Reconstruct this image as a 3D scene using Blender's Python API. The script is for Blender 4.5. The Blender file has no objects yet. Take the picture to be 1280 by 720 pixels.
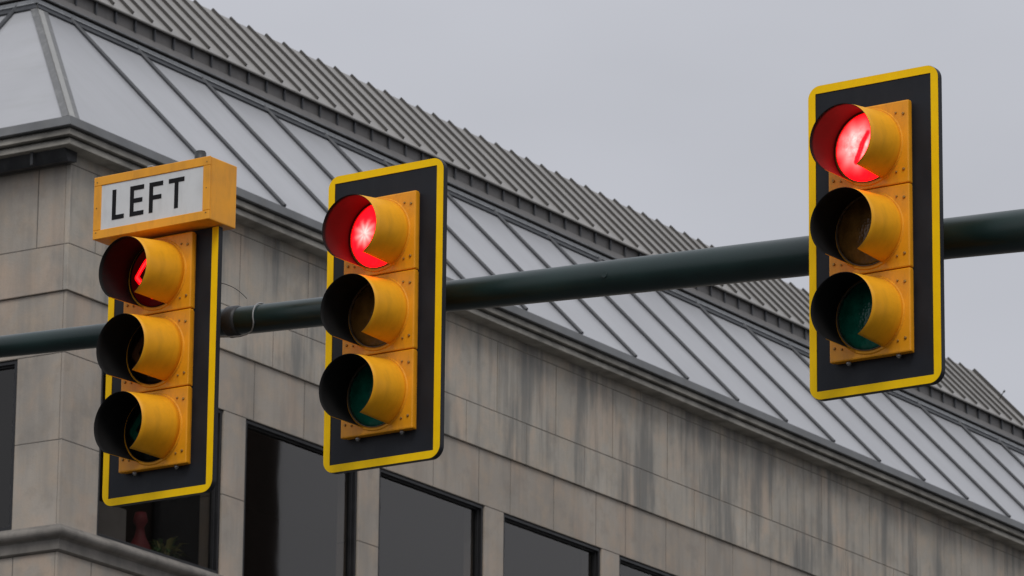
import bpy, bmesh, math, random
from mathutils import Matrix, Vector
random.seed(7)
R = math.radians
scene = bpy.context.scene
COL = scene.collection

# ------------------------------------------------------------------ camera
PITCH, ROLL = R(15.337), R(0.5805)
cam_d = bpy.data.cameras.new('camera')
cam = bpy.data.objects.new('camera', cam_d); COL.objects.link(cam)
F = Vector((0, math.cos(PITCH), math.sin(PITCH)))
U = Vector((0, -math.sin(PITCH), math.cos(PITCH)))
X = Vector((1, 0, 0))
X2 = X*math.cos(ROLL) + U*math.sin(ROLL)
U2 = U*math.cos(ROLL) - X*math.sin(ROLL)
cm = Matrix((X2, U2, -F)).transposed().to_4x4()
cm.translation = Vector((0, 0, 1.6))
cam.matrix_world = cm
cam_d.sensor_width = 36
cam_d.lens = 36*6513.4/1280
cam_d.clip_start = 0.1; cam_d.clip_end = 5000
cam_d.dof.use_dof = True
cam_d.dof.focus_distance = 22.2
cam_d.dof.aperture_fstop = 18
scene.camera = cam

# ------------------------------------------------------------------ sky and sun
SUN_EL, SUN_AZ = R(50), R(178)       # azimuth clockwise from +Y
w = bpy.data.worlds.new('World'); scene.world = w; w.use_nodes = True
nt = w.node_tree; nt.nodes.clear()
def nn(nt, typ, **kw):
    n = nt.nodes.new(typ)
    for k, v in kw.items(): setattr(n, k, v)
    return n
out = nn(nt, 'ShaderNodeOutputWorld'); bg = nn(nt, 'ShaderNodeBackground')
sky = nn(nt, 'ShaderNodeTexSky', sky_type='NISHITA')
sky.sun_disc = False; sky.sun_elevation = SUN_EL; sky.sun_rotation = SUN_AZ
sky.air_density = 1.0; sky.dust_density = 4.0
bg.inputs['Strength'].default_value = 0.1
tc = nn(nt, 'ShaderNodeTexCoord'); sep = nn(nt, 'ShaderNodeSeparateXYZ')
nt.links.new(tc.outputs['Generated'], sep.inputs[0])
# overcast deck: brighter overhead than at the horizon (CIE overcast law)
mr = nn(nt, 'ShaderNodeMapRange'); nt.links.new(sep.outputs['Z'], mr.inputs['Value'])
mr.inputs['From Min'].default_value = 0; mr.inputs['From Max'].default_value = 1
mr.inputs['To Min'].default_value = 4.05; mr.inputs['To Max'].default_value = 9.6
cloud = nn(nt, 'ShaderNodeTexNoise'); cloud.inputs['Scale'].default_value = 6.0
cloud.inputs['Detail'].default_value = 4; cloud.inputs['Roughness'].default_value = .45
mp = nn(nt, 'ShaderNodeMapping'); mp.inputs['Scale'].default_value = (1, 1, 2.2)
nt.links.new(tc.outputs['Generated'], mp.inputs[0]); nt.links.new(mp.outputs[0], cloud.inputs['Vector'])
cr = nn(nt, 'ShaderNodeMapRange'); nt.links.new(cloud.outputs['Fac'], cr.inputs['Value'])
cr.inputs['From Min'].default_value = .3; cr.inputs['From Max'].default_value = .7
cr.inputs['To Min'].default_value = .90; cr.inputs['To Max'].default_value = 1.08
mu = nn(nt, 'ShaderNodeMath', operation='MULTIPLY')
nt.links.new(mr.outputs[0], mu.inputs[0]); nt.links.new(cr.outputs[0], mu.inputs[1])
gm = nn(nt, 'ShaderNodeMix', data_type='RGBA', blend_type='MULTIPLY'); gm.inputs[0].default_value = 1
gm.inputs[6].default_value = (.98, 1.0, 1.085, 1)
nt.links.new(mu.outputs[0], gm.inputs[7])
mx = nn(nt, 'ShaderNodeMix', data_type='RGBA'); mx.inputs[0].default_value = .95
nt.links.new(sky.outputs[0], mx.inputs[6]); nt.links.new(gm.outputs[2], mx.inputs[7])
nt.links.new(mx.outputs[2], bg.inputs['Color']); nt.links.new(bg.outputs[0], out.inputs[0])

sd = bpy.data.lights.new('sun', 'SUN'); sd.energy = 1.3; sd.angle = R(25); sd.color = (1, .97, .93)
sun = bpy.data.objects.new('sun', sd); COL.objects.link(sun)
sdir = Vector((math.sin(SUN_AZ)*math.cos(SUN_EL), math.cos(SUN_AZ)*math.cos(SUN_EL), math.sin(SUN_EL)))
sun.rotation_euler = (-sdir).to_track_quat('-Z', 'Y').to_euler()
sun.location = (0, 0, 60)
vs = scene.view_settings
vs.view_transform = 'Standard'; vs.look = 'None'; vs.gamma = 1; vs.exposure = 0; vs.use_curve_mapping = False
scene.cycles.use_denoising = True

# ------------------------------------------------------------------ material helpers
def mat(name):
    m = bpy.data.materials.new(name); m.use_nodes = True
    return m, m.node_tree, m.node_tree.nodes['Principled BSDF']
def link(nt, a, b): nt.links.new(a, b)
def coords(nt, scale=(1, 1, 1)):
    tc = nn(nt, 'ShaderNodeTexCoord'); mp = nn(nt, 'ShaderNodeMapping')
    mp.inputs['Scale'].default_value = scale
    link(nt, tc.outputs['Object'], mp.inputs[0]); return mp.outputs[0]
def noise(nt, vec, scale, detail=4, rough=.55):
    n = nn(nt, 'ShaderNodeTexNoise'); n.inputs['Scale'].default_value = scale
    n.inputs['Detail'].default_value = detail; n.inputs['Roughness'].default_value = rough
    link(nt, vec, n.inputs['Vector']); return n.outputs['Fac']
def rng(nt, v, a, b, c, d, smooth=False):
    n = nn(nt, 'ShaderNodeMapRange'); 
    if smooth: n.interpolation_type = 'SMOOTHSTEP'
    link(nt, v, n.inputs[0])
    for i, x in zip((1, 2, 3, 4), (a, b, c, d)): n.inputs[i].default_value = x
    return n.outputs[0]
def mth(nt, op, a, b=None):
    n = nn(nt, 'ShaderNodeMath', operation=op)
    for i, v in enumerate((a, b)):
        if v is None: continue
        if isinstance(v, (int, float)): n.inputs[i].default_value = v
        else: link(nt, v, n.inputs[i])
    return n.outputs[0]
def mixc(nt, fac, a, b, blend='MIX'):
    n = nn(nt, 'ShaderNodeMix', data_type='RGBA', blend_type=blend)
    for i, v in ((0, fac), (6, a), (7, b)):
        if isinstance(v, (int, float)): n.inputs[i].default_value = v
        elif isinstance(v, tuple): n.inputs[i].default_value = (*v, 1)
        else: link(nt, v, n.inputs[i])
    return n.outputs[2]
def bump(nt, bs, h, strength, dist=.01):
    b = nn(nt, 'ShaderNodeBump'); b.inputs['Strength'].default_value = strength
    b.inputs['Distance'].default_value = dist
    link(nt, h, b.inputs['Height']); link(nt, b.outputs[0], bs.inputs['Normal'])

def paint(name, col, rough=.4, vary=.12, dirt=None, dirt_amt=.0, metallic=0, spec=.5, sc=6, stretch=(1, 1, .35), fine=.02):
    """painted or sheet metal: slight tone drift, streaky grime and uneven gloss"""
    m, nt, bs = mat(name)
    v = coords(nt); vs_ = coords(nt, stretch)
    n1 = noise(nt, v, sc, 5); n2 = noise(nt, vs_, sc*2.2, 6, .6); n3 = noise(nt, v, sc*14, 2)
    c = mixc(nt, rng(nt, n1, .3, .7, 0, 1), tuple(x*(1-vary) for x in col), tuple(min(1, x*(1+vary)) for x in col))
    if dirt: c = mixc(nt, mth(nt, 'MULTIPLY', rng(nt, n2, .48, .75, 0, 1), dirt_amt), c, dirt)
    link(nt, c, bs.inputs['Base Color'])
    link(nt, rng(nt, n1, .3, .7, rough-.06, rough+.1), bs.inputs['Roughness'])
    bs.inputs['Metallic'].default_value = metallic
    bs.inputs['Specular IOR Level'].default_value = spec
    bump(nt, bs, n3, fine*4, .002)
    return m

def stone_mat(name, base, grey_amt):
    m, nt, bs = mat(name)
    v = coords(nt)
    big = noise(nt, v, .9, 4); mid = noise(nt, v, 4.5, 6, .6); fine = noise(nt, v, 60, 4, .65)
    c = mixc(nt, rng(nt, big, .32, .68, 0, 1), tuple(x*.84 for x in base), tuple(x*1.12 for x in base))
    c = mixc(nt, mth(nt, 'MULTIPLY', rng(nt, mid, .45, .66, 0, 1), .5), c, (base[0]*1.18, base[1]*1.04, base[2]*.9))
    c = mixc(nt, mth(nt, 'MULTIPLY', rng(nt, noise(nt, v, 2.6, 6, .62), .50, .66, 0, 1, True), .42), c, tuple(x*.66 for x in base))
    ag = nn(nt, 'ShaderNodeAttribute', attribute_name='tone'); gr_ = ag.outputs['Alpha']
    # rain streaks: broad soaked patches broken up by finer runs
    pat = noise(nt, coords(nt, (1, 1, .30)), 1.5, 5, .6); run = noise(nt, coords(nt, (1, 1, .055)), 7.5, 6, .65)
    fin = noise(nt, coords(nt, (1, 1, .04)), 24, 4, .6)
    comb = mth(nt, 'ADD', mth(nt, 'MULTIPLY', pat, .58), mth(nt, 'MULTIPLY', run, .42))
    s = rng(nt, comb, .445, .61, 0, 1, True)
    s2 = mth(nt, 'MULTIPLY', rng(nt, fin, .52, .70, 0, 1, True), rng(nt, comb, .42, .55, .1, .55))
    f = mth(nt, 'MULTIPLY', mth(nt, 'MULTIPLY', mth(nt, 'MAXIMUM', s, s2), grey_amt), gr_)
    c = mixc(nt, mth(nt, 'MULTIPLY', rng(nt, noise(nt, coords(nt, (1, 1, .7)), 2.1, 4), .50, .66, 0, 1, True), .5), c, (base[0]*1.28, base[1]*1.08, base[2]*.95))
    c = mixc(nt, f, c, (.20, .20, .19))
    # pale lime runs
    c = mixc(nt, mth(nt, 'MULTIPLY', rng(nt, noise(nt, coords(nt, (1, 1, .06)), 7, 5, .6), .6, .72, 0, 1, True), .3*grey_amt+.05), c, (.36, .345, .31))
    c = mixc(nt, mth(nt, 'MULTIPLY', rng(nt, fine, .35, .7, 0, 1), .16), c, tuple(x*.5 for x in base))
    # every block a slightly different tone
    at = nn(nt, 'ShaderNodeAttribute', attribute_name='tone')
    c = mixc(nt, 1.0, c, at.outputs['Color'], 'MULTIPLY')
    link(nt, c, bs.inputs['Base Color']); bs.inputs['Roughness'].default_value = .9
    bs.inputs['Specular IOR Level'].default_value = .25
    bump(nt, bs, mth(nt, 'ADD', fine, mid), .35, .006)
    return m

STONE_UP = stone_mat('streaked limestone', (.475, .435, .375), .86)
STONE_LOW = stone_mat('brown limestone', (.42, .375, .322), .34)
MORTAR = paint('mortar', (.15, .138, .124), .95, .2)
FLASH = paint('dark zinc flashing', (.155, .16, .163), .5, .22, (.17, .165, .15), .4, 0, .4, 3, (1, 1, .2))
COPING = paint('weathered coping', (.285, .27, .238), .8, .3, (.07, .068, .063), .8, 0, .3, 3, (.4, .4, 1))
GUTTER = paint('black gutter', (.022, .023, .025), .45, .25, (.07, .07, .068), .4)
TAUPE = paint('taupe metal roof', (.265, .255, .238), .5, .1, (.2, .19, .18), .4, 0, .4, 4, (1, .3, .3))
TAUPE_RIB = paint('seam rib metal', (.06, .056, .05), .55, .12)
FASCIA = paint('fascia metal', (.125, .118, .112), .5, .14, (.08, .078, .074), .4)
BAR = paint('glazing bar', (.036, .039, .044), .45, .15, (.09, .09, .09), .3)
RAIL = paint('head rail', (.24, .25, .26), .4, .15, (.09, .09, .09), .5)
BLACKF = paint('black window frame', (.012, .012, .013), .35, .2)
ROOM = paint('dark room', (.035, .032, .03), .9, .2)
GALV = paint('galvanised steel', (.35, .35, .35), .45, .15, (.2, .18, .15), .4, .6)

def hip_mat():
    return paint('hip flashing', (.125, .127, .126), .5, .15, (.28, .28, .27), .5)
HIP = hip_mat()

def glass_roof_mat():
    m, nt, bs = mat('frosted roof glazing')
    v = coords(nt)
    big = noise(nt, v, .7, 4); st = noise(nt, coords(nt, (1, .12, .12)), 9, 5, .6); fine = noise(nt, v, 45, 3)
    c = mixc(nt, rng(nt, big, .3, .7, 0, 1), (.305, .31, .32), (.36, .365, .375))
    c = mixc(nt, mth(nt, 'MULTIPLY', rng(nt, st, .48, .72, 0, 1), .45), c, (.29, .295, .29))
    at = nn(nt, 'ShaderNodeAttribute', attribute_name='tone')
    c = mixc(nt, 1.0, c, at.outputs['Color'], 'MULTIPLY')
    link(nt, c, bs.inputs['Base Color'])
    bs.inputs['Roughness'].default_value = .32; bs.inputs['Specular IOR Level'].default_value = .5
    bump(nt, bs, fine, .05, .002)
    return m
GROOF = glass_roof_mat()
LEDGE = paint('weathered ledge stone', (.20, .185, .165), .85, .25, (.11, .105, .098), .7, 0, .25, 4, (1, 1, .4))

def window_glass():
    m = bpy.data.materials.new('window glass'); m.use_nodes = True
    nt = m.node_tree; nt.nodes.clear()
    o = nn(nt, 'ShaderNodeOutputMaterial'); t = nn(nt, 'ShaderNodeBsdfTransparent'); g = nn(nt, 'ShaderNodeBsdfGlossy')
    t.inputs[0].default_value = (.62, .61, .60, 1); g.inputs['Roughness'].default_value = .02
    g.inputs[0].default_value = (.95, .92, .88, 1)
    fr = nn(nt, 'ShaderNodeFresnel'); fr.inputs['IOR'].default_value = 1.52
    mx = nn(nt, 'ShaderNodeMixShader')
    ge = nn(nt, 'ShaderNodeNewGeometry')     # the outer skin mirrors the street, the inner skin only passes light
    link(nt, mth(nt, 'MULTIPLY', mth(nt, 'MULTIPLY', fr.outputs[0], 1.45), mth(nt, 'SUBTRACT', 1.0, ge.outputs['Backfacing'])), mx.inputs[0]); link(nt, t.outputs[0], mx.inputs[1]); link(nt, g.outputs[0], mx.inputs[2])
    link(nt, mx.outputs[0], o.inputs[0])
    b = nn(nt, 'ShaderNodeBump'); b.inputs['Strength'].default_value = .02; b.inputs['Distance'].default_value = .02
    link(nt, noise(nt, coords(nt), 1.2, 2), b.inputs['Height']); link(nt, b.outputs[0], g.inputs['Normal'])
    return m
WGLASS = window_glass()

YEL = paint('yellow housing paint', (.84, .345, .007), .42, .08, (.36, .15, .02), .5, 0, .45, 9, (1, 1, .3))
YELV = paint('yellow visor paint', (.85, .385, .010), .45, .07, (.48, .22, .01), .4, 0, .3, 7, (1, 1, .4))
YELB = paint('orange sign box paint', (.86, .37, .02), .45, .08, (.36, .15, .03), .4, 0, .4, 7, (1, 1, .3))
TAPE = paint('yellow reflective tape', (1.0, .61, .0), .5, .03, (.7, .42, .01), .2, 0, .15, 20)
PLATE = paint('matt black backplate', (.0125, .0145, .019), .5, .25, (.03, .032, .035), .3, 0, .25, 5, (1, 1, .3))
VIN = paint('visor inner black', (.016, .0155, .0155), .6, .2, None, 0, 0, .06)
GASK = paint('rubber gasket', (.14, .10, .07), .6, .2)
SCREW = paint('weathered screw', (.36, .21, .06), .5, .3, (.08, .05, .03), .6, .6, .5, 60)
ARM = paint('dark green arm paint', (.006, .022, .020), .33, .3, (.02, .034, .032), .4, 0, .5, 3, (.25, 1, 1))
CLAMP = paint('cast clamp', (.03, .033, .035), .5, .3)
SIGNW = paint('white sign panel', (.66, .675, .675), .5, .05, (.36, .36, .34), .3, 0, .4, 8)
INK = paint('black lettering', (.006, .006, .007), .6, .2, None, 0, 0, .2)
CABLE = paint('grey cable', (.28, .29, .29), .5, .15)
CABLED = paint('dark cable', (.05, .05, .05), .6, .15)

def seg_dist(nt, px, pz, a, b):
    """distance in the lens plane from (px,pz) to the segment a-b"""
    ax, az = a; dx, dz = b[0]-ax, b[1]-az; L2 = dx*dx+dz*dz
    qx = mth(nt, 'SUBTRACT', px, ax); qz = mth(nt, 'SUBTRACT', pz, az)
    h = mth(nt, 'ADD', mth(nt, 'MULTIPLY', qx, dx/L2), mth(nt, 'MULTIPLY', qz, dz/L2))
    n = nn(nt, 'ShaderNodeClamp'); link(nt, h, n.inputs[0]); h = n.outputs[0]
    ex = mth(nt, 'SUBTRACT', qx, mth(nt, 'MULTIPLY', h, dx)); ez = mth(nt, 'SUBTRACT', qz, mth(nt, 'MULTIPLY', h, dz))
    return mth(nt, 'SQRT', mth(nt, 'ADD', mth(nt, 'MULTIPLY', ex, ex), mth(nt, 'MULTIPLY', ez, ez)))

def lens_mat(name, base, lit=None, hot=None, hot_r=.04, wide=.1, segs=None, slash=None, hotcol=(1, .12, .11), arrowcol=None):
    m, nt, bs = mat(name)
    tc = nn(nt, 'ShaderNodeTexCoord'); sp = nn(nt, 'ShaderNodeSeparateXYZ'); link(nt, tc.outputs['Object'], sp.inputs[0])
    px, pz = sp.outputs['X'], sp.outputs['Z']
    vor = nn(nt, 'ShaderNodeTexVoronoi'); vor.inputs['Scale'].default_value = 90; link(nt, tc.outputs['Object'], vor.inputs['Vector'])
    nz = noise(nt, tc.outputs['Object'], 28, 4, .7)
    link(nt, mixc(nt, rng(nt, noise(nt, tc.outputs['Object'], 14, 4), .35, .65, 0, 1), tuple(c*.7 for c in base), tuple(c*1.3 for c in base)), bs.inputs['Base Color'])
    if arrowcol:
        d = None
        for a, b in segs:
            q = seg_dist(nt, px, pz, a, b); d = q if d is None else mth(nt, 'MINIMUM', d, q)
        link(nt, mixc(nt, rng(nt, d, .015, .022, 1, 0, True), base, arrowcol), bs.inputs['Base Color'])
    bs.inputs['Roughness'].default_value = .3 if segs else .18; bs.inputs['Specular IOR Level'].default_value = .2 if segs else .5
    bump(nt, bs, vor.outputs['Distance'], .35, .004)
    if lit:
        if segs:
            d = None
            for a, b in segs:
                q = seg_dist(nt, px, pz, a, b); d = q if d is None else mth(nt, 'MINIMUM', d, q)
            f = rng(nt, d, .005, .017, 1, 0, True)
            f = mth(nt, 'MULTIPLY', f, rng(nt, nz, .3, .7, .5, 1.3))
            col = mixc(nt, rng(nt, d, 0, .008, .10, 0), lit, (1, .10, .10))
            st = mth(nt, 'ADD', mth(nt, 'MULTIPLY', f, 5.0), .02)
        else:
            hx, hz = hot
            rx = mth(nt, 'SUBTRACT', px, hx); rz = mth(nt, 'SUBTRACT', pz, hz)
            d = mth(nt, 'SQRT', mth(nt, 'ADD', mth(nt, 'MULTIPLY', rx, rx), mth(nt, 'MULTIPLY', rz, rz)))
            ang = mth(nt, 'ARCTAN2', rz, rx)
            ray = mth(nt, 'MULTIPLY', mth(nt, 'SINE', mth(nt, 'MULTIPLY', ang, 9.0)), .006)
            d2 = mth(nt, 'ADD', mth(nt, 'ADD', d, ray), mth(nt, 'MULTIPLY', mth(nt, 'SUBTRACT', nz, .5), .07))
            h = mth(nt, 'MULTIPLY', rng(nt, d2, hot_r*.35, wide, 1, 0, True), rng(nt, nz, .3, .7, .55, 1))
            if slash:
                s = seg_dist(nt, px, pz, *slash)
                h = mth(nt, 'MULTIPLY', h, rng(nt, mth(nt, 'ADD', s, mth(nt, 'MULTIPLY', mth(nt, 'SUBTRACT', nz, .5), .012)), .005, .016, .0, 1, True))
            h = mth(nt, 'POWER', h, 1.7)
            col = mixc(nt, h, (1.0, .0014, .0035), hotcol)
            st = mth(nt, 'ADD', rng(nt, d, .05, .15, 9.0, 4.5), mth(nt, 'MULTIPLY', h, 1.0))
            st = mth(nt, 'MULTIPLY', st, rng(nt, nz, .3, .7, .85, 1.12))
        link(nt, col, bs.inputs['Emission Color']); link(nt, st, bs.inputs['Emission Strength'])
    return m
RED = (1.0, .002, .004)
ARW = [((-.104, .0), (-.020, .098)), ((-.104, .0), (-.012, -.096)), ((-.02, .0), (.11, .0))]
L_RED_HOT = lens_mat('red lens with small hot spot', (.25, .004, .01), RED, (-.062, .012), .012, .085)
L_RED_WIDE = lens_mat('red lens brightly lit', (.25, .004, .01), RED, (-.04, .012), .10, .15, slash=((.012, .055), (-.045, -.06)), hotcol=(1, .085, .08))
L_RED_ARROW = lens_mat('red arrow lens', (.03, .002, .003), RED, segs=ARW)
L_AMB = lens_mat('unlit amber lens', (.15, .075, .018))
L_AMB_D = lens_mat('unlit amber arrow lens', (.006, .003, .002), segs=ARW, arrowcol=(.07, .03, .012))
L_GRN_D = lens_mat('unlit green arrow lens', (.003, .005, .004), segs=ARW, arrowcol=(.006, .075, .045))
L_GRN = lens_mat('unlit green lens', (.005, .10, .062))

# ------------------------------------------------------------------ mesh helpers
def new_bm(): return bmesh.new()
def link_obj(name, bm, mats, parent=None, smooth=False, loc=None):
    me = bpy.data.meshes.new(name); bm.normal_update(); bm.to_mesh(me); bm.free()
    for m in (mats if isinstance(mats, (list, tuple)) else [mats]): me.materials.append(m)
    if smooth:
        for p in me.polygons: p.use_smooth = True
    o = bpy.data.objects.new(name, me); COL.objects.link(o)
    if parent: o.parent = parent
    if loc is not None: o.location = loc
    return o
def empty(name, label, cat, loc=(0, 0, 0), rotz=0, group=None):
    o = bpy.data.objects.new(name, None); COL.objects.link(o)
    o.location = loc; o.rotation_euler = (0, 0, rotz); o.empty_display_size = .3
    o['label'] = label; o['category'] = cat
    if group: o['group'] = group
    return o
def tag(o, label, cat, group=None):
    o['label'] = label; o['category'] = cat
    if group: o['group'] = group
    return o
def box(bm, x0, x1, y0, y1, z0, z1, mi=0, bev=0, tone=None):
    vs = [bm.verts.new((x, y, z)) for x in (x0, x1) for y in (y0, y1) for z in (z0, z1)]
    idx = [(0, 1, 3, 2), (4, 6, 7, 5), (0, 4, 5, 1), (2, 3, 7, 6), (0, 2, 6, 4), (1, 5, 7, 3)]
    fs = [bm.faces.new([vs[i] for i in f]) for f in idx]
    for f in fs: f.material_index = mi
    if bev:
        es = set(e for f in fs for e in f.edges)
        r = bmesh.ops.bevel(bm, geom=list(es), offset=bev, segments=1 if bev < .004 else 2, affect='EDGES', profile=.6)
        fs = list(set(r['faces']) | set(f for f in fs if f.is_valid))
        for f in fs: f.material_index = mi
    if tone is not None:
        la = bm.loops.layers.float_color.get('tone') or bm.loops.layers.float_color.new('tone')
        for f in fs:
            for l in f.loops: l[la] = tone if len(tone) == 4 else (*tone, 1)
    return fs
def prism(bm, pts, mi=0):
    """closed solid from bottom ring and top ring (lists of 3-D points of equal length)"""
    a, b = pts
    va = [bm.verts.new(p) for p in a]; vb = [bm.verts.new(p) for p in b]
    n = len(a); fs = [bm.faces.new(va[::-1]), bm.faces.new(vb)]
    for i in range(n): fs.append(bm.faces.new((va[i], va[(i+1) % n], vb[(i+1) % n], vb[i])))
    for f in fs: f.material_index = mi
    return fs
def extrude_profile(bm, prof, p0, p1, mi=0):
    """prof: list of 3-D offsets; sweep from p0 to p1"""
    return prism(bm, ([Vector(p0)+Vector(q) for q in prof], [Vector(p1)+Vector(q) for q in prof]), mi)
def tube(bm, pts, rad, seg=24, mi=0, caps=True):
    pts = [Vector(p) for p in pts]; rad = rad if isinstance(rad, (list, tuple)) else [rad]*len(pts)
    rings = []; up = None
    for i, p in enumerate(pts):
        d = (pts[min(i+1, len(pts)-1)]-pts[max(i-1, 0)]).normalized()
        if up is None:
            up = Vector((0, 0, 1)) if abs(d.z) < .9 else Vector((1, 0, 0))
        a = d.cross(up).normalized(); b = a.cross(d).normalized(); up = b
        rings.append([bm.verts.new(p+rad[i]*(math.cos(t)*a+math.sin(t)*b)) for t in [2*math.pi*k/seg for k in range(seg)]])
    for r0, r1 in zip(rings, rings[1:]):
        for k in range(seg):
            f = bm.faces.new((r0[k], r0[(k+1) % seg], r1[(k+1) % seg], r1[k])); f.material_index = mi; f.smooth = True
    if caps:
        bm.faces.new(rings[0][::-1]).material_index = mi; bm.faces.new(rings[-1]).material_index = mi

# ------------------------------------------------------------------ ground, pavement, kerb (below the view)
def structure(o): o['kind'] = 'structure'; return o
def ground_mat(name, col, sc):
    m, nt, bs = mat(name); v = coords(nt)
    c = mixc(nt, rng(nt, noise(nt, v, sc, 6), .3, .7, 0, 1), tuple(x*.7 for x in col), tuple(x*1.3 for x in col))
    link(nt, c, bs.inputs['Base Color']); bs.inputs['Roughness'].default_value = .9
    bump(nt, bs, noise(nt, v, 80, 3), .4, .01); return m
bm = new_bm(); box(bm, -1500, 1500, -1500, 1500, -.5, 0)
structure(link_obj('ground', bm, ground_mat('asphalt', (.055, .055, .055), .4)))

# ------------------------------------------------------------------ the corner building
BROT = R(90-32.11)
PX, PY = -3.9867, 45.0
def bworld(x, y, z):
    c, s = math.cos(BROT), math.sin(BROT)
    return Vector((PX+c*x-s*y, PY+s*x+c*y, z))
LX, LY = 24.4, 17.0
bld = empty('office_building', 'grey streaked limestone building with sloped frosted glass roof and dark windows behind the signals', 'building', (PX, PY, 0), BROT)
bm = new_bm(); box(bm, -4, LX+4, -5, 0, 0.004, .14, bev=.02)
o = structure(link_obj('pavement', bm, ground_mat('concrete paving', (.3, .29, .27), 1.2))); o.location = (PX, PY, 0); o.rotation_euler = (0, 0, BROT)
bm = new_bm(); box(bm, -4.2, LX+4.2, -5.2, -5.0, 0.004, .15, bev=.02)
o = structure(link_obj('kerb', bm, ground_mat('kerb stone', (.33, .32, .3), 2))); o.location = (PX, PY, 0); o.rotation_euler = (0, 0, BROT)

ZH, ZS = 13.31, 11.74           # window head and sill
MOD, W0, W1 = 2.275, .57, 2.48  # bay module and first opening
NR = 10
LOPEN = [(.53, 2.40), (2.78, 4.65), (5.03, 6.9), (7.28, 9.15), (9.53, 11.4), (11.78, 13.65)]
ROPEN = [(W0+k*MOD, W1+k*MOD) for k in range(NR)]
# backing wall (mortar colour), holes left at the openings
bm = new_bm()
lay = bm.loops.layers.float_color.new('tone')
G = .0045
def tone(up): 
    t = random.uniform(.88, 1.08); return (t, t*random.uniform(.985, 1.01), t*random.uniform(.96, 1.02), GRM*random.uniform(.4, .95))
GRM = 1.0
def blk(face, a0, a1, z0, z1, proud=0.0, depth=.25, mi=0):
    if face == 'R' and a0 <= 0: depth = .03
    a0 += 0 if (face == 'R' and a0 <= 0) else G; a1 -= G*1.6; z0 += G*.8; z1 -= G*.8
    if face == 'R': box(bm, a0, a1, -proud, depth, z0, z1, mi, .004, tone(mi))
    else: box(bm, -proud, depth, a0, a1, z0, z1, mi, .004, tone(mi))
def course(face, z0, z1, cuts, proud, mi, skip=()):
    global GRM
    GRM = .45 if z0 > 15 else 1.0
    for a0, a1 in zip(cuts, cuts[1:]):
        mid = (a0+a1)/2
        if any(s0 < mid < s1 for s0, s1 in skip): continue
        blk(face, a0, a1, z0, z1, proud, .25, mi)
def cuts_reg(L, first, step, end):
    c = [L]; x = first
    while x < end-.25: c.append(x); x += step
    c.append(end); return c
pr = .022
for face, L, s0 in (('R', LX, -pr), ('L', LY, .03)):
    UPM = 0 if face == 'R' else 1
    course(face, 15.05, 15.24, cuts_reg(s0, .95, 2.275, L), pr, UPM)
    course(face, 14.31, 15.05, cuts_reg(s0, .38, 1.1375, L) if face == 'R' else cuts_reg(s0, .34, 1.1375, L), pr, UPM)
    course(face, 13.88, 14.31, cuts_reg(s0, .95, 1.1375, L), pr, UPM)
    ops = ROPEN if face == 'R' else LOPEN
    s1 = 0 if face == 'R' else .03
    cc = [s1]
    for (a, b), nx in zip(ops, ops[1:]+[(L, L)]):
        cap0 = (b+nx[0])/2-.30; cap1 = cap0+.60
        cc.append((a+b)/2)
        if nx[0] < L: cc += [cap0, cap1]
    cc.append(L)
    course(face, ZH, 13.88, cc, 0, 1)
    # piers
    piers = [(s1, ops[0][0])]+[(p[1], q[0]) for p, q in zip(ops, ops[1:])]+[(ops[-1][1], L)]
    for a, b in piers:
        course(face, ZS-.06, 12.51, [a, b], 0, 1); course(face, 12.51, ZH, [a, b], 0, 1)
    # wall below the ledge: three storeys of plain ashlar down to the pavement
    z = 11.49; k = 0
    while z > .3:
        z0 = max(.14, z-.62)
        course(face, z0, z, cuts_reg(s1, .5+.57*(k % 2), 1.1375, L), 0, 1); z = z0; k += 1
link_obj('stone_facing', bm, [STONE_UP, STONE_LOW], bld)
# masonry core behind the facing (gives the dark joints and closes the building)
bm = new_bm()
def core(a0, a1, z0, z1):
    pass
T0, T1 = .003, .26
for (z0, z1) in ((.0, ZS-.0), (ZH+.0, 15.22)):
    box(bm, T0, LX-.01, T0, T1, z0, z1); box(bm, T0, T1, T1+.001, LY-.01, z0, z1)
for a, b in [(T0, ROPEN[0][0]-.008)]+[(p[1]+.008, q[0]-.008) for p, q in zip(ROPEN, ROPEN[1:])]+[(ROPEN[-1][1]+.008, LX-.01)]:
    box(bm, a, b, T0, T1-.002, ZS+.001, ZH-.001)
for a, b in [(T1, LOPEN[0][0]-.008)]+[(p[1]+.008, q[0]-.008) for p, q in zip(LOPEN, LOPEN[1:])]+[(LOPEN[-1][1]+.008, LY-.01)]:
    box(bm, T0, T1-.002, a, b, ZS+.001, ZH-.001)
box(bm, LX-.25, LX-.0, T1+.002, LY-.01, 0, 15.2)      # far end walls
box(bm, T1, LX-.26, LY-.25, LY-.012, 0, 15.2)
box(bm, -pr+.004, LX-.01, -pr+.004, .002, 13.888, 15.23); box(bm, -pr+.004, .002, .0021, LY-.01, 13.888, 15.23)
link_obj('masonry_core', bm, MORTAR, bld)
# dark rooms behind the windows
bm = new_bm()
box(bm, .3, LX-.3, .3, LY-.3, 11.30, 11.62)
box(bm, .3, LX-.3, .3, LY-.3, 14.3, 14.5)
box(bm, 5.0, LX-.3, 4.6, 4.8, 11.63, 14.29); box(bm, 4.8, 5.0, 4.6, LY-.3, 11.63, 14.29)
link_obj('interior_shell', bm, ROOM, bld)

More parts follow.
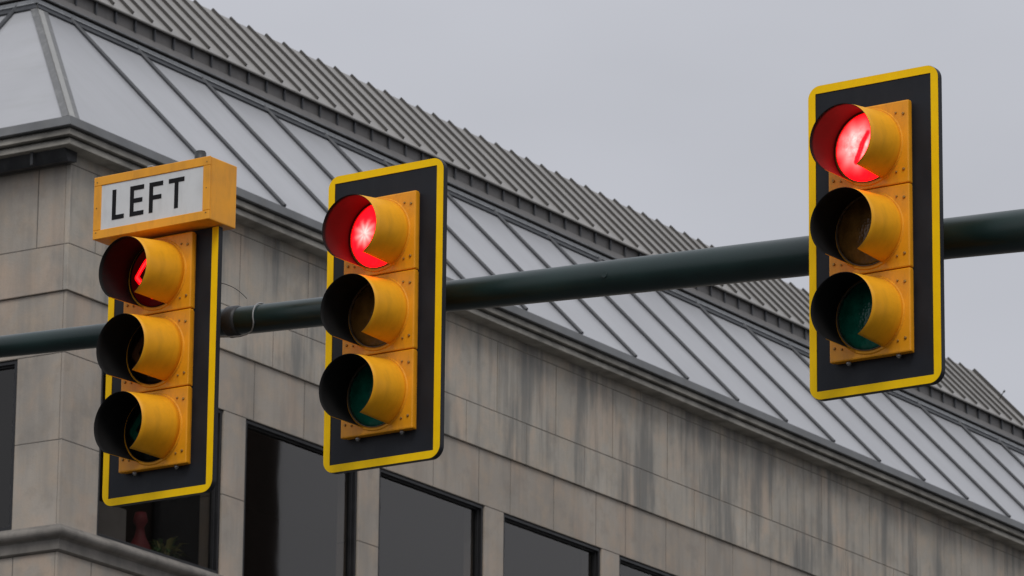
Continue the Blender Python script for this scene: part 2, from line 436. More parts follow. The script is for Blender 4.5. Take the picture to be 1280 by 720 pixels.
# ledge under the windows: half-round moulding over a flat band
def moulding(prof_fn, name, mats, ends=(LX+.1, LY+.1)):
    """prof: list of (out, z); mitred at the corner, closed inside at out=-.02"""
    bm = new_bm(); prof = prof_fn
    rings = []
    for kind in ('Rend', 'corner', 'Lend'):
        ring = []
        for o_, z_ in prof:
            if kind == 'Rend': p = (ends[0], -o_[0], z_)
            elif kind == 'corner': p = (-o_[1], -o_[0], z_)
            else: p = (-o_[1], ends[1], z_)
            ring.append(bm.verts.new(p))
        rings.append(ring)
    n = len(prof)
    for r0, r1 in zip(rings, rings[1:]):
        for i in range(n):
            bm.faces.new((r0[i], r1[i], r1[(i+1) % n], r0[(i+1) % n]))
    bm.faces.new(rings[0]); bm.faces.new(rings[-1][::-1])
    la_ = bm.loops.layers.float_color.new('tone')
    for f in bm.faces:
        for l in f.loops: l[la_] = (.95, .95, .95, 1)
    bmesh.ops.recalc_face_normals(bm, faces=bm.faces)
    return link_obj(name, bm, mats, bld)
def P(o, z, k=1.0): return ((o, o*k), z)
prof = [P(-.006, ZS-.005), P(.03, ZS-.007)]
for i in range(11):
    a = R(85-170*i/10); prof.append(P(.045+.062*math.cos(a), 11.656+.050*math.sin(a)))
prof += [P(.048, 11.600), P(.036, 11.596), P(.034, 11.505), P(.012, 11.492), P(-.006, 11.492)]
led = moulding(prof, 'ledge', LEDGE)
# cornice layers
moulding([P(-.03, 15.148), ((.180, .268), 15.148), ((.190, .28), 15.153), ((.184, .273), 15.198), ((.165, .25), 15.220), P(-.03, 15.220)], 'cornice', COPING)
moulding([P(-.03, 15.228), ((.208, .307), 15.228), ((.215, .315), 15.232), ((.209, .308), 15.279), ((.19, .285), 15.300), P(-.03, 15.300)], 'cornice', COPING)
moulding([P(-.03, 15.304), ((.240, .347), 15.304), ((.245, .352), 15.308), ((.232, .337), 15.392), ((.20, .30), 15.396), ((.12, .22), 15.396), P(-.03, 15.33)], 'eave_flashing', FLASH)
# black box gutter on the left face only
bm = new_bm()
prof = [(-.0, 15.055), (-.13, 15.04), (-.15, 15.07), (-.19, 15.155), (-.20, 15.16), (-.20, 15.182), (-.0, 15.182)]
prism(bm, ([(-pr-.002+p[0], -.085, p[1]) for p in prof], [(-pr-.002+p[0], LY, p[1]) for p in prof]))
for y in [.25+1.2*i for i in range(12)]:
    box(bm, -pr-.215, -pr-.2, y, y+.03, 15.03, 15.19)
bmesh.ops.recalc_face_normals(bm, faces=bm.faces)
link_obj('gutter', bm, GUTTER, bld)

# windows -----------------------------------------------------------------
def window(face, a, b):
    def bx(bm, u0, u1, d0, d1, z0, z1, bev=.002):
        if face == 'R': box(bm, u0, u1, d0, d1, z0, z1, 0, bev)
        else: box(bm, d0, d1, u0, u1, z0, z1, 0, bev)
    bm = new_bm(); g = .006; e = .003
    zt, zb = ZH-g, ZS+.0
    steps = [(.015, .035, .00), (.048, .075, .016)]     # depth range, inset of each frame step
    for d0, d1, ins in steps:
        wdt = .03
        bx(bm, a+g+ins, a+g+ins+wdt, d0, d1+.03, zb+e, zt)
        bx(bm, b-g-ins-wdt, b-g-ins, d0, d1+.03, zb+e, zt)
        bx(bm, a+g+ins+wdt+.001, b-g-ins-wdt-.001, d0+.001, d1+.029, zt-ins-wdt, zt-.001)
        bx(bm, a+g+ins+wdt+.001, b-g-ins-wdt-.001, d0+.001, d1+.029, zb+e, zb+.035+ins*.5)
    o = link_obj('window', bm, BLACKF, bld)
    bm = new_bm(); 
    bx(bm, a+.045, b-.045, .078, .084, zb+.03, zt-.04, 0)
    link_obj('pane', bm, WGLASS, o)
for a, b in ROPEN: window('R', a, b)
for a, b in LOPEN: window('L', a, b)

# sloped glazing -------------------------------------------------------------
PH = R(46); ST = 2.77; CP, SP = math.cos(PH), math.sin(PH)
def gr(t, s, h=0):   # right slope: t along, s up the slope, h above it
    return Vector((t, -.24+s*CP-h*SP, 15.35+s*SP+h*CP))
def gl(t, s, h=0):
    return Vector((-.35+s*CP-h*SP, t, 15.35+s*SP+h*CP))
XE = LX+.35
bars_r = [2.03+1.0905*k for k in range(-1, 20)]
def hip_t(s): return -.35+s*CP          # x of hip on the right slope
def hip_y(s): return -.24+s*CP
bm = new_bm()
la = bm.loops.layers.float_color.new('tone')
def panel(fn, poly):
    vs = [bm.verts.new(fn(t, s)) for t, s in poly]; vb = [bm.verts.new(fn(t, s, -.03)) for t, s in poly]
    tt = random.uniform(.93, 1.04); n = len(vs)
    fs = [bm.faces.new(vs), bm.faces.new(vb[::-1])]+[bm.faces.new((vs[i], vb[i], vb[(i+1) % n], vs[(i+1) % n])) for i in range(n)]
    for f in fs:
        for l in f.loops: l[la] = (tt, tt, tt*1.005, 1)
S0 = .05
edges = [b for b in bars_r if b > hip_t(ST)+.02 and b < XE-ST*CP]
panel(gr, [(hip_t(S0), S0), (edges[0]-.004, S0), (edges[0]-.004, ST), (hip_t(ST), ST)])
for a, b in zip(edges, edges[1:]): panel(gr, [(a+.004, S0), (b-.004, S0), (b-.004, ST), (a+.004, ST)])
panel(gr, [(edges[-1]+.004, S0), (XE-S0*CP, S0), (XE-ST*CP, ST), (edges[-1]+.004, ST)])
bars_l = [1.84+1.09*k for k in range(-1, 14)]
el = [b for b in bars_l if b > hip_y(ST)+.02 and b < LY-.3]
panel(gl, [(hip_y(S0), S0), (hip_y(ST), ST), (el[0]-.004, ST), (el[0]-.004, S0)])
for a, b in zip(el, el[1:]): panel(gl, [(a+.004, S0), (a+.004, ST), (b-.004, ST), (b-.004, S0)])
panel(gl, [(el[-1]+.004, S0), (el[-1]+.004, ST), (LY, ST), (LY, S0)])
bmesh.ops.recalc_face_normals(bm, faces=bm.faces)
groof = link_obj('glass_roof', bm, GROOF, bld)
def bar(fn, t, s0, s1, wd=.046, hh=.035):
    bm = new_bm()
    prof = [(-wd/2, 0), (-wd/2, hh*.6), (-wd*.22, hh), (wd*.22, hh), (wd/2, hh*.6), (wd/2, 0)]
    prism(bm, ([fn(t+p[0], s0, p[1]) for p in prof], [fn(t+p[0], s1, p[1]) for p in prof]))
    bmesh.ops.recalc_face_normals(bm, faces=bm.faces)
    link_obj('glazing_bar', bm, BAR, groof)
for t in edges: bar(gr, t, .09, ST+.01)
for t in [b for b in bars_r if b <= hip_t(ST)+.02 and b > 0.2]:
    pass
for t in el: bar(gl, t, .09, ST+.01)
# right-end glazing bars stop short of the far hip
# hip cap: two grey flashing strips with a paler strip between them
def hipcap(name, m, o0, o1, h, side):
    bm = new_bm()
    fn = gr if side == 'R' else gl
    ht = hip_t if side == 'R' else hip_y
    rings = []
    for s in (.06, ST):
        rings.append([fn(ht(s)+o0, s, .001), fn(ht(s)+o0, s, h), fn(ht(s)+o1, s, h), fn(ht(s)+o1, s, .001)])
    prism(bm, (rings[0], rings[1])); bmesh.ops.recalc_face_normals(bm, faces=bm.faces)
    link_obj(name, bm, m, groof)
HIPM = paint('hip centre strip', (.30, .30, .285), .5, .12, (.22, .22, .21), .4)
hipcap('hip_flashing', HIP, .085, .15, .012, 'R')
hipcap('hip_flashing', HIPM, .0, .085, .010, 'R')
hipcap('hip_flashing', HIP, .0, .075, .014, 'L')
# head frame of the glazing
TX0, TX1 = hip_t(ST), XE-ST*CP      # right run of the top edge
TY0 = hip_y(ST)
YT = gr(0, ST).y; ZT = gr(0, ST).z
def headrun(name, m, s0, s1, h0, h1):
    bm = new_bm()
    for fn, ht, end in ((gr, hip_t, XE), (gl, hip_y, LY)):
        a0, a1 = ht(s0), ht(s1)
        e0, e1 = (XE-s0*CP, XE-s1*CP) if fn is gr else (LY, LY)
        prism(bm, ([fn(a0, s0, h0), fn(a0, s0, h1), fn(a1, s1, h1), fn(a1, s1, h0)], [fn(e0, s0, h0), fn(e0, s0, h1), fn(e1, s1, h1), fn(e1, s1, h0)]))
    bmesh.ops.recalc_face_normals(bm, faces=bm.faces)
    return link_obj(name, bm, m, groof)
headrun('head_rail', BAR, ST-.20, ST-.12, .001, .020)
headrun('head_rail', RAIL, ST-.118, ST-.085, .001, .034)
headrun('head_rail', BAR, ST-.083, ST+.0, .001, .012)

# upper metal roof: fascia, ribs, standing seams -------------------------------
UY = 1.64; UX = UY-.11+.0        # fascia planes (right face y, left face x)
UXE = XE-ST*CP+.02
Z0, Z1 = ZT-.02, 17.60
bm = new_bm()
# vertical fascia
box(bm, UX, UXE, UY, UY+.06, 17.37, Z1-.012, 0); box(bm, UX, UX+.06, UY+.061, LY, 17.37, Z1-.012, 0)
fas = link_obj('fascia', bm, FASCIA, bld)
bm = new_bm()   # sloping flashing strip in front of the fascia's lower half
for a, b, ax in ((UX-.04, UXE, 'R'), (UY-.04, LY, 'L')):
    pf = [(.0, 17.455), (-.012, 17.455), (-.055, 17.375), (-.055, 17.355), (.0, 17.355)]
    if ax == 'R': prism(bm, ([(UX+p[0], UY-.001+p[0], p[1]) for p in pf], [(b, UY-.001+p[0], p[1]) for p in pf]))
    else: prism(bm, ([(UX-.001+p[0], UY+p[0], p[1]) for p in pf], [(UX-.001+p[0], b, p[1]) for p in pf]))
bmesh.ops.recalc_face_normals(bm, faces=bm.faces)
link_obj('flashing_strip', bm, FASCIA, fas)
bm = new_bm()   # black backing standing in for the shade in the gap under the strip
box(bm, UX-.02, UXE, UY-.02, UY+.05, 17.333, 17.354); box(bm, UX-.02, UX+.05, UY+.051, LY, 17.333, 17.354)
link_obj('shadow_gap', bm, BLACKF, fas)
bm = new_bm()
box(bm, UX-.062, UXE, UY-.060, UY-.0555, 17.362, 17.371); box(bm, UX-.060, UX-.0555, UY-.055, LY, 17.362, 17.371)
link_obj('drip_edge', bm, RAIL, fas)
bm = new_bm()
box(bm, UX-.045, UXE, UY-.045, UY+.03, 17.288, 17.330, 0, .004); box(bm, UX-.045, UX+.03, UY+.031, LY, 17.288, 17.330, 0, .004)
link_obj('head_rail', bm, RAIL, groof)
SEAM = .323; T1R = 2.75
ribs = [T1R+SEAM*k for k in range(-3, 62) if UX+.02 < T1R+SEAM*k < UXE-.02]
for t in ribs:
    bm = new_bm(); box(bm, t-.008+.03, t+.010+.03, UY-.026, UY-.001, 17.452, Z1-.026); link_obj('batten', bm, BAR, fas)
for k in range(20):
    y = UY+.3+SEAM*k
    bm = new_bm(); box(bm, UX-.026, UX-.001, y-.008, y+.01, 17.452, Z1-.026); link_obj('batten', bm, TAUPE_RIB, fas)
bm = new_bm()   # dark drip lip along the fascia top
box(bm, UX-.042, UXE, UY-.042, UY+.0, Z1-.024, Z1-.013); box(bm, UX-.042, UX+.0, UY+.001, LY, Z1-.024, Z1-.013)
link_obj('drip_lip', bm, TAUPE_RIB, fas)
SR = 1.34; EY = UY-.035; EX = UX-.035
def ur(t, s, h=0): return Vector((t, EY+s*CP-h*SP, Z1+s*SP+h*CP))
def ul(t, s, h=0): return Vector((EX+s*CP-h*SP, t, Z1+s*SP+h*CP))
bm = new_bm()
def slab(pts, th=-.012):
    vs = [bm.verts.new(p) for p in pts]; vb = [bm.verts.new(p+Vector((0, 0, th))) for p in pts]; n = len(vs)
    bm.faces.new(vs); bm.faces.new(vb[::-1])
    for i in range(n): bm.faces.new((vs[i], vb[i], vb[(i+1) % n], vs[(i+1) % n]))
slab([ur(EX, 0), ur(UXE, 0), ur(UXE, SR), ur(EX+SR*CP, SR)])
slab([ul(EY, 0), ul(EY+SR*CP, SR), ul(LY, SR), ul(LY, 0)])
top = Z1+SR*SP; yb = EY+SR*CP
slab([Vector((EX+SR*CP, yb+.002, top-.001)), Vector((UXE, yb+.002, top-.001)), Vector((UXE, yb+1.1, top-1.1)), Vector((EX+SR*CP+.3, yb+1.1, top-1.1))])
slab([Vector((EX+SR*CP+.3, yb+1.101, top-1.1)), Vector((UXE, yb+1.101, top-1.1)), Vector((UXE, LY, top-1.1)), Vector((EX+SR*CP+.3, LY, top-1.1))])
bmesh.ops.recalc_face_normals(bm, faces=bm.faces)
mroof = link_obj('metal_roof', bm, TAUPE, bld)
prof = [(-.010, 0), (-.008, .029), (.008, .029), (.010, 0)]
def seam(fn, t, s0, s1, k=1.0):
    bm = new_bm()
    prism(bm, ([fn(t+p[0]*k, s0, p[1]*k) for p in prof], [fn(t+p[0]*k, s1, p[1]*k) for p in prof]))
    bmesh.ops.recalc_face_normals(bm, faces=bm.faces); link_obj('standing_seam', bm, TAUPE_RIB, mroof)
for t in ribs: seam(ur, t, .05, min(SR+.005, max(.2, (t-EX)/CP)))
for k in range(20):
    t = UY+.3+SEAM*k; seam(ul, t, .05, min(SR+.03, max(.2, (t-EY)/CP)))
seam(ur, UXE, 0, SR, 1.4)     # verge at the far end
# gable closing the far end
bm = new_bm()
prism(bm, ([(UXE-.03, UY, 17.3), (UXE-.03, yb+1.1, 17.3), (UXE-.03, yb+1.1, top-1.13), (UXE-.03, yb, top-.04), (UXE-.03, UY+.02, Z1-.03)],
           [(UXE-.005, UY, 17.3), (UXE-.005, yb+1.1, 17.3), (UXE-.005, yb+1.1, top-1.13), (UXE-.005, yb, top-.04), (UXE-.005, UY+.02, Z1-.03)]))
bmesh.ops.recalc_face_normals(bm, faces=bm.faces); link_obj('gable_end', bm, FASCIA, mroof)
# far-end roof slope and closing wall so the block is whole
bm = new_bm()
prism(bm, ([(XE-.04, -.2, 15.31), (XE-.04, LY, 15.31), (XE-.04, LY, 15.34), (XE-.04, -.2, 15.34)],
           [(TX1, YT, ZT-.04), (TX1, LY, ZT-.04), (TX1, LY, ZT-.01), (TX1, YT, ZT-.01)]))
bmesh.ops.recalc_face_normals(bm, faces=bm.faces); link_obj('end_slope', bm, FLASH, bld)

# little rod with a blunt tip on the far end of the metal roof
rb = bworld(*ur(22.70, .70, .01))
rod = empty('lightning_rod', 'tiny dark leaning rod on the far right edge of the metal roof', 'rod', rb)
bm = new_bm(); tip = Vector((.062, 0, .085))
tube(bm, [(0, 0, -.02), tip*.5, tip], [.006, .006, .005], 8); link_obj('shaft', bm, CLAMP, rod)
bm = new_bm(); tube(bm, [tip*.92, tip*1.05, tip*1.2], [.011, .014, .009], 8); link_obj('tip', bm, CLAMP, rod)

# unseen building added across the side street for the nearest windows to mirror
NX, NY = 25.3, 59.8
nb = empty('added_brick_building', 'dark brick block added unseen across the side street for the corner window to reflect', 'building', (NX, NY, 0), R(90-32.11))
bm = new_bm(); box(bm, -8, 0, -9, 0, 0, 26, 0, .02); link_obj('wall', bm, paint('dark brick', (.075, .055, .045), .9, .3), nb)
bm = new_bm(); box(bm, -8.2, .2, -9.2, .2, 26.002, 26.6, 0, .04); link_obj('coping', bm, COPING, nb)
for k in range(2):
    for z in (10, 14, 18, 22):
        bm = new_bm(); box(bm, -6.8+3.5*k, -5.3+3.5*k, .002, .06, z, z+2.1, 0, .01); o = link_obj('window', bm, BLACKF, nb)
        bm = new_bm(); box(bm, -6.7+3.5*k, -5.4+3.5*k, .062, .07, z+.1, z+2.0); link_obj('pane', bm, WGLASS, o)

# things standing in the corner window -----------------------------------------
def in_bld(o): o.location = bworld(*o.location); o.rotation_euler = (0, 0, BROT); return o
vase = empty('vase', 'dull red slim vase standing inside the corner window behind the glass', 'vase', (1.57, .26, 11.54)); in_bld(vase)
bm = new_bm()
pr_ = [(0, .09), (.06, .12), (.2, .13), (.32, .10), (.42, .05), (.5, .035), (.56, .07), (.64, .05)]
tube(bm, [(0, 0, z) for z, r in pr_], [r for z, r in pr_], 20)
m_red = paint('faded red glaze', (.24, .025, .035), .5, .3)
link_obj('body', bm, m_red, vase)
pot = empty('potted_plant', 'variegated yellow and green leafy pot plant inside the corner window', 'plant', (2.08, .36, 11.66)); in_bld(pot)
bm = new_bm(); tube(bm, [(0, 0, 0), (0, 0, .02), (0, 0, .17)], [.09, .10, .13], 20); link_obj('pot', bm, paint('grey pot', (.3, .29, .27), .7, .1), pot)
bm = new_bm()
for i in range(90):
    a = random.uniform(0, 2*math.pi); el_ = random.uniform(.1, 1.2); L = random.uniform(.10, .22)
    d = Vector((math.cos(a)*math.cos(el_), math.sin(a)*math.cos(el_), math.sin(el_))); b0 = Vector((0, 0, .18))+d*random.uniform(.02, .12)
    sd_ = d.cross(Vector((0, 0, 1))).normalized()*random.uniform(.012, .03); m1 = b0+d*L*.5+Vector((0, 0, .02)); e1 = b0+d*L-Vector((0, 0, .05))
    v = [bm.verts.new(p) for p in (b0, m1-sd_, e1, m1+sd_)]; f = bm.faces.new(v); f.material_index = i % 3 == 0
link_obj('leaves', bm, [paint('yellow green leaf', (.42, .42, .12), .5, .3), paint('green leaf', (.10, .22, .05), .5, .3)], pot)
brd = empty('display_board', 'plain grey board leaning inside the left part of the corner window', 'board', (1.12, .26, 11.50)); in_bld(brd)
bm = new_bm(); box(bm, -.36, .22, -.01, .01, 0, .66, 0, .003); link_obj('board', bm, paint('grey board', (.42, .41, .39), .8, .1), brd)
for fx in (-.3, .12):
    bm = new_bm(); box(bm, fx, fx+.04, .012, .25, 0, .02); link_obj('foot', bm, CLAMP, brd)

# ------------------------------------------------------------------ traffic signals
SROT = -R(34.29)
cS, sS = math.cos(R(34.29)), math.sin(R(34.29))
def sworld(x, y, z):   # signal frame: x along the arm, y=17.4 is the plane of the backplates (front is -y)
    return Vector((x*cS+y*sS, -x*sS+y*cS, z))
RAD = .151
def rounded_rect(x0, x1, z0, z1, r, n=6, corners=(1, 1, 1, 1)):
    pts = []
    for (cx, cz, a0, on) in ((x1-r, z1-r, 0, corners[0]), (x0+r, z1-r, 90, corners[1]), (x0+r, z0+r, 180, corners[2]), (x1-r, z0+r, 270, corners[3])):
        if not on:
            pts.append((x1 if a0 in (0, 270) else x0, z1 if a0 in (0, 90) else z0)); continue
        for i in range(n+1):
            a = R(a0+90*i/n); pts.append((cx+r*math.cos(a), cz+r*math.sin(a)))
    return pts

def visor_mesh():
    bm = new_bm(); NA, NL, th = 56, 8, .0022
    y0, y1, droop = -.030, -.262, .016
    def gap(k):  # half opening at the bottom, wider at the mouth
        return R(24+7*k)
    def P_(i, j, r):
        k = j/NL; g = gap(k); a = -math.pi/2+g+(2*math.pi-2*g)*i/NA
        rr = r*(1.03-.09*k)
        return Vector((rr*math.cos(a), y0+(y1-y0)*k, rr*math.sin(a)-droop*k))
    vo = [[bm.verts.new(P_(i, j, RAD)) for j in range(NL+1)] for i in range(NA+1)]
    vi = [[bm.verts.new(P_(i, j, RAD-th)) for j in range(NL+1)] for i in range(NA+1)]
    for i in range(NA):
        for j in range(NL):
            f = bm.faces.new((vo[i][j], vo[i+1][j], vo[i+1][j+1], vo[i][j+1])); f.material_index = 0; f.smooth = True
            f = bm.faces.new((vi[i][j], vi[i][j+1], vi[i+1][j+1], vi[i+1][j])); f.material_index = 1; f.smooth = True
        f = bm.faces.new((vo[i][NL], vo[i+1][NL], vi[i+1][NL], vi[i][NL])); f.material_index = 1
        f = bm.faces.new((vo[i][0], vi[i][0], vi[i+1][0], vo[i+1][0]))
    for j in range(NL):
        for i in (0, NA): bm.faces.new((vo[i][j], vo[i][j+1], vi[i][j+1], vi[i][j]))
    bmesh.ops.recalc_face_normals(bm, faces=bm.faces)
    return bm
def lens_mesh():
    bm = new_bm(); n, m = 48, 8; rings = []
    c = bm.verts.new((0, -.068, 0))
    for j in range(1, m+1):
        r = .1465*j/m; y = -.068+.026*(j/m)**2
        rings.append([bm.verts.new((r*math.cos(2*math.pi*i/n), y, r*math.sin(2*math.pi*i/n))) for i in range(n)])
    for i in range(n):
        bm.faces.new((c, rings[0][i], rings[0][(i+1) % n]))
        for a, b in zip(rings, rings[1:]): bm.faces.new((a[i], b[i], b[(i+1) % n], a[(i+1) % n]))
    back = [bm.verts.new((.1465*math.cos(2*math.pi*i/n), -.036, .1465*math.sin(2*math.pi*i/n))) for i in range(n)]
    for i in range(n): bm.faces.new((rings[-1][i], back[i], back[(i+1) % n], rings[-1][(i+1) % n]))
    bm.faces.new(back[::-1])
    for f in bm.faces: f.smooth = True
    bmesh.ops.recalc_face_normals(bm, faces=bm.faces); return bm
def ring_mesh(r0, r1, y0, y1):
    bm = new_bm(); n = 48
    def circ(r, y): return [bm.verts.new((r*math.cos(2*math.pi*i/n), y, r*math.sin(2*math.pi*i/n))) for i in range(n)]
    a, b, c, d = circ(r0, y0), circ(r1, y0), circ(r1, y1), circ(r0, y1)
    for i in range(n):
        k = (i+1) % n
        for p, q in ((a, b), (b, c), (c, d), (d, a)): bm.faces.new((p[i], q[i], q[k], p[k]))
    bmesh.ops.recalc_face_normals(bm, faces=bm.faces); return bm
def door_mesh():
    bm = new_bm(); hw, hh = .187, .1725
    box(bm, -hw, hw, -.040, -.012, -hh, hh, 0, .006)
    box(bm, -hw+.008, hw-.008, -.011, .13, -hh+.002, hh-.002, 0, .004)      # body behind the door
    # raised collar round the lens
    n = 48
    for r0, r1, y in ((.1475, .158, -.046),):
        def circ(r, y): return [bm.verts.new((r*math.cos(2*math.pi*i/n), y, r*math.sin(2*math.pi*i/n))) for i in range(n)]
        a, b, c = circ(r0, y), circ(r1, y), circ(r1+.004, -.0395)
        for i in range(n):
            k = (i+1) % n
            bm.faces.new((a[i], a[k], b[k], b[i])); bm.faces.new((b[i], b[k], c[k], c[i]))
    return bm
def screw_mesh():
    bm = new_bm(); tube(bm, [(0, .001, 0), (0, -.003, 0), (0, -.006, 0)], [.0062, .0062, .004], 10); return bm
MESH = {}
def cached(key, fn, mats):
    if key not in MESH:
        o = link_obj(key, fn(), mats); MESH[key] = o.data; bpy.data.objects.remove(o)
    return MESH[key]
def inst(name, me, parent, loc, mats=None):
    o = bpy.data.objects.new(name, me); COL.objects.link(o); o.parent = parent; o.location = loc; return o

ZC = [.349, 0, -.349]          # section centres relative to the signal's middle
def signal(x, label, lenses, lens_labels, notch=False):
    root = empty('traffic_signal', label, 'traffic light', sworld(x, 17.4, 7.348), SROT, 'traffic signals on the mast arm')
    hw = .303; zt, zb = (.662, -.655)
    if notch: zt = .535
    cor = (1, 1, 1, 1) if not notch else (0, 0, 1, 1)
    # backplate: sheet with a folded rim
    outer = rounded_rect(-hw, hw, zb, zt, .055, 8, cor)
    bm = new_bm()
    n = len(outer)
    fr = [bm.verts.new((p[0], 0, p[1])) for p in outer]; bk = [bm.verts.new((p[0], .028, p[1])) for p in outer]
    ib = [bm.verts.new((p[0]*.985, .028, p[1]*.993)) for p in outer]; im = [bm.verts.new((p[0]*.985, .004, p[1]*.993)) for p in outer]
    bm.faces.new(fr); bm.faces.new(im[::-1])
    for i in range(n):
        k = (i+1) % n
        for p, q in ((fr, bk), (bk, ib), (ib, im)): bm.faces.new((p[i], q[i], q[k], p[k]))
    bmesh.ops.recalc_face_normals(bm, faces=bm.faces)
    bp = link_obj('backplate', bm, PLATE, root)
    # reflective border, square inner corners
    wb = .034
    inner = rounded_rect(-hw+wb, hw-wb, zb+wb, zt-(0 if notch else wb), .003, 2, cor)
    out2 = rounded_rect(-hw+.001, hw-.001, zb+.001, zt-(0 if notch else .001), .054, 8, cor)
    bm = new_bm()
    def pad(pl, m):  # resample ring by angle so both rings have m points
        return pl
    o3 = [bm.verts.new((p[0], -.003, p[1])) for p in out2]; i3 = [bm.verts.new((p[0], -.003, p[1])) for p in inner]
    es = []
    for ring in (o3, i3):
        for a, b in zip(ring, ring[1:]+ring[:1]): es.append(bm.edges.new((a, b)))
    if notch:   # open at the top: leave the top side out
        pass
    bmesh.ops.triangle_fill(bm, edges=es, use_beauty=True, use_dissolve=False)
    for f in list(bm.faces):     # drop triangles that fell inside the opening
        c = f.calc_center_median()
        if abs(c.x) < hw-wb-.012 and zb+wb+.012 < c.z < zt-(0 if notch else wb)-.012: bm.faces.remove(f)
    if bm.faces and sum(f.normal.y for f in bm.faces) > 0: bmesh.ops.reverse_faces(bm, faces=bm.faces)
    r = bmesh.ops.extrude_face_region(bm, geom=list(bm.faces))
    for v in [g for g in r['geom'] if isinstance(g, bmesh.types.BMVert)]: v.co.y = -.0006
    bmesh.ops.recalc_face_normals(bm, faces=bm.faces)
    link_obj('reflective_border', bm, TAPE, bp)
    for zc, lm, ll, nm in zip(ZC, lenses, lens_labels, ('red', 'amber', 'green')):
        sec = inst('signal_section', cached('signal_section', door_mesh, YEL), root, (0, 0, zc))
        v = inst('visor', cached('visor', visor_mesh, [YELV, VIN]), sec, (0, 0, 0)); v.rotation_euler = (0, 0, R(-4.5 if notch else 0))
        l = link_obj('lens', lens_mesh(), lm, sec); l['label'] = ll
        gk = 'gasket'; g = inst('gasket', cached('gasket dark' if notch else 'gasket light', lambda: ring_mesh(.1445, .1472, -.052, -.037), VIN if notch else GASK), sec, (0, 0, 0))
        for sx in (-1, 1):
            for sz in (-1, 1):
                inst('screw', cached('screw', screw_mesh, SCREW), sec, (sx*.163, -.040, sz*.116))
                o_ = inst('screw', cached('screw', screw_mesh, SCREW), sec, (sx*(.122+.007), -.040, sz*.1235)); o_.scale = (.75, 1, .75)
    # small bolts hanging under the lowest section
    for px in (-.11, .12):
        bm = new_bm(); tube(bm, [(px, -.02, -.5235), (px, -.02, -.532), (px, -.02, -.5325), (px, -.02, -.538)], [.010, .010, .006, .006], 12)
        link_obj('drain_bolt', bm, GALV, root)
    # mounting tube, saddle and clamp behind the housing
    bm = new_bm()
    tube(bm, [(0, .19, .50), (0, .19, -.50)], .024, 16)
    for z in (.46, -.46): box(bm, -.03, .03, .125, .20, z-.02, z+.02, 0, .004)
    link_obj('bracket_tube', bm, CLAMP, root)
    return root
ARMPTS = [(-16.3, 7.665, .044), (-14.9, 7.609, .050), (-14.38, 7.583, .053), (-13.43, 7.532, .0625), (-13.08, 7.515, .064), (-12.40, 7.486, .067), (-11.5, 7.443, .0755), (-10.64, 7.400, .082), (-9.94, 7.372, .083), (-9.594, 7.354, .086), (-7, 7.19, .105), (-4.2, 6.99, .125)]
def arm_at(x):
    for a, b in zip(ARMPTS, ARMPTS[1:]):
        if a[0] <= x <= b[0]:
            k = (x-a[0])/(b[0]-a[0]); return a[1]+k*(b[1]-a[1]), a[2]+k*(b[2]-a[2])
def clamp(root, x):
    z, r = arm_at(x); zr = z-7.348
    bm = new_bm()
    for dx in (-.055, .055):
        pts = [(dx, .30+(r+.006)*math.cos(a), zr+(r+.006)*math.sin(a)) for a in [2*math.pi*i/28 for i in range(29)]]
        tube(bm, pts, .009, 8)
    box(bm, -.075, .075, .20, .30-r*.8, zr-.055, zr+.055, 0, .008)
    box(bm, -.045, .045, .172, .205, zr-.08, zr+.08, 0, .006)
    link_obj('arm_clamp', bm, CLAMP, root)

s1 = signal(-13.724, 'yellow signal under the LEFT sign with a red arrow barely showing in its top visor', [L_RED_ARROW, L_AMB_D, L_GRN_D], ['dark lens with a lit red arrow', 'unlit dark arrow lens', 'unlit dark green arrow lens'], notch=True); clamp(s1, -13.724)
z_, r_ = arm_at(-13.50)
bm = new_bm(); tube(bm, [(.14, .30, z_-7.346), (.15, .30, z_-7.346), (.195, .30, z_-7.347), (.21, .30, z_-7.348)], [r_+.002, r_+.009, r_+.009, r_+.001], 32); link_obj('arm_clamp', bm, CLAMP, s1)
s2 = signal(-12.525, 'middle yellow signal, red lit with a small hot spot, between the other two', [L_RED_HOT, L_AMB, L_GRN], ['lit red lens with a small white hot spot', 'unlit amber lens', 'unlit green lens']); clamp(s2, -12.525)
s3 = signal(-10.112, 'yellow signal standing alone against the sky at right, its red lens glowing whitest', [L_RED_WIDE, L_AMB, L_GRN], ['brightly lit red lens, nearly white', 'unlit amber lens', 'unlit green lens']); clamp(s3, -10.112)

# ------------------------------------------------------------------ LEFT sign box
sg = empty('lane_sign', 'orange box sign with white face reading LEFT, on top of the leftmost signal', 'sign', sworld(-13.718, 17.4, 7.888), SROT)
bm = new_bm(); hw = .3225
box(bm, -hw, hw, -.098, .087, 0, .286, 0, .005)
# front door frame, a separate lip around the face
for a in ((-hw, hw, .0405-.04, .040), (-hw, hw, .246, .286)):
    box(bm, a[0]-.001, a[1]+.001, -.110, -.099, a[2]-.0005, a[3]+.0005, 0, .002)
for a in ((-hw, -hw+.04), (hw-.036, hw)):
    box(bm, a[0]-.001, a[1]+.001, -.110, -.099, .0405, .2455, 0, .002)
case = link_obj('sign_case', bm, YELB, sg)
bm = new_bm(); box(bm, -hw+.041, hw-.037, -.106, -.0985, .041, .245); face = link_obj('sign_face', bm, SIGNW, sg)
bm = new_bm(); yf0, yf1 = -.1078, -.1062
x0 = -hw; zt_ = .286
def stroke(xa, xb, ta, tb):  # from left edge, from the top edge
    box(bm, x0+xa, x0+xb, yf0, yf1, zt_-tb, zt_-ta)
H0, H1, sw = .071, .209, .021
stroke(.103, .124, H0, H1); stroke(.1245, .170, H1-.020, H1)
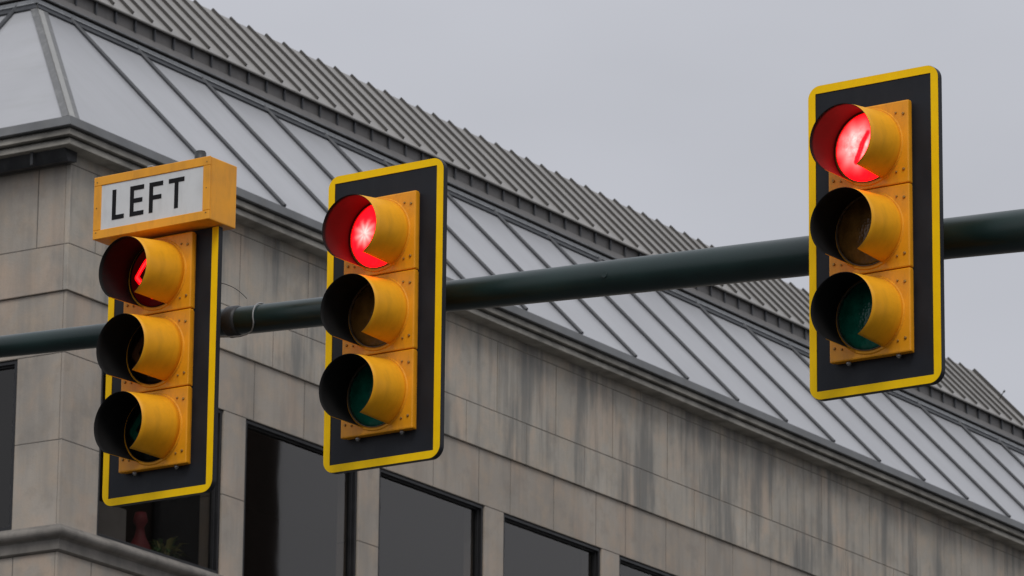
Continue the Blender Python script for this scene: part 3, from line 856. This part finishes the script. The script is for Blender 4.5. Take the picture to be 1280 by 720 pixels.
stroke(.203, .224, H0, H1); stroke(.2245, .280, H0, H0+.020); stroke(.2245, .272, H0+.058, H0+.078); stroke(.2245, .280, H1-.020, H1)
stroke(.310, .331, H0, H1); stroke(.3315, .386, H0, H0+.020); stroke(.3315, .378, H0+.060, H0+.080)
stroke(.418, .504, H0, H0+.020); stroke(.4505, .4715, H0+.0205, H1)
link_obj('lettering', bm, INK, face)
bm = new_bm(); tube(bm, [(.168, .02, .284), (.168, .02, .357)], .026, 16); tube(bm, [(.168, .02, .357), (.168, .02, .363)], .022, 16)
link_obj('pipe_stub', bm, CLAMP, sg)
bm = new_bm(); box(bm, -.03, .0, -.108, -.085, .2865, .296, 0, .003); link_obj('catch', bm, GALV, sg)
bm = new_bm()
for px, pz in ((-hw+.018, .143), (hw-.016, .143), (-hw+.018, .262), (hw-.016, .262), (hw-.016, .03), (-hw+.018, .03)):
    tube(bm, [(px, -.109, pz), (px, -.112, pz)], .003, 8)
link_obj('case_screw', bm, SCREW, case)

# ------------------------------------------------------------------ mast arm and pole
am = empty('mast_arm', 'dark green tapered steel mast arm carrying the three signals', 'pole', sworld(-4.0, 17.7, 0), SROT)
bm = new_bm()
tube(bm, [(x+4.0, 0, z) for x, z, r in ARMPTS], [r for x, z, r in ARMPTS], 40)
arm = link_obj('arm', bm, ARM, am)
bm = new_bm(); tube(bm, [(0, 0, 0.3), (0, 0, 4), (0, 0, 7.5)], [.19, .165, .14], 32); link_obj('pole', bm, ARM, am)
bm = new_bm(); box(bm, -.3, .3, -.3, .3, 0.006, .3, 0, .03); link_obj('footing', bm, GALV, am)
# small round plug on the arm between the middle and right signals
z, r = arm_at(-11.55)
bm = new_bm(); tube(bm, [(-11.55+4, -r*.9, z-.005), (-11.55+4, -r-.003, z-.005)], .013, 14); link_obj('plug', bm, ARM, am)

# control cable looped round the arm beside the leftmost signal
cb = empty('signal_cable', 'thin grey cable looped round the arm between the two left signals', 'cable', sworld(-13.4, 17.7, 7.53), SROT)
bm = new_bm()
z, r = arm_at(-13.40); rr = r+.006
pts = []
for i in range(25):
    a = R(100+250*i/24)
    pts.append((.02*0-.00-(i/24)**2.2*.16+.0, -rr*math.cos(a-R(90))*1.0, (z-7.53)+rr*math.sin(a-R(90)+R(90))))
pts = []
for k in range(15):      # over the top and down the front of the arm
    a = R(100-125*k/14); pts.append((0, -rr*math.cos(a), (z-7.53)+rr*math.sin(a)))
for dx, a in ((-.008, -42), (-.03, -60), (-.07, -72), (-.115, -74), (-.16, -68), (-.21, -60), (-.26, -55)):
    a = R(a); pts.append((dx, -(rr+.004)*math.cos(a), (z-7.53)+(rr+.004)*math.sin(a)))
tube(bm, pts, .0034, 8)
link_obj('loop', bm, CABLE, cb)
cb2 = empty('slack_cable', 'thin dark slack cable curving out from behind the leftmost signal', 'cable', sworld(-13.4, 17.66, 7.6), SROT)
bm = new_bm(); pts = []
for i in range(21):
    k = i/20; pts.append((-.30+.24*k, .02*math.sin(k*3), .132-.01*k-.10*k**2.2))
tube(bm, pts, .0018, 6); link_obj('wire', bm, CABLED, cb2)
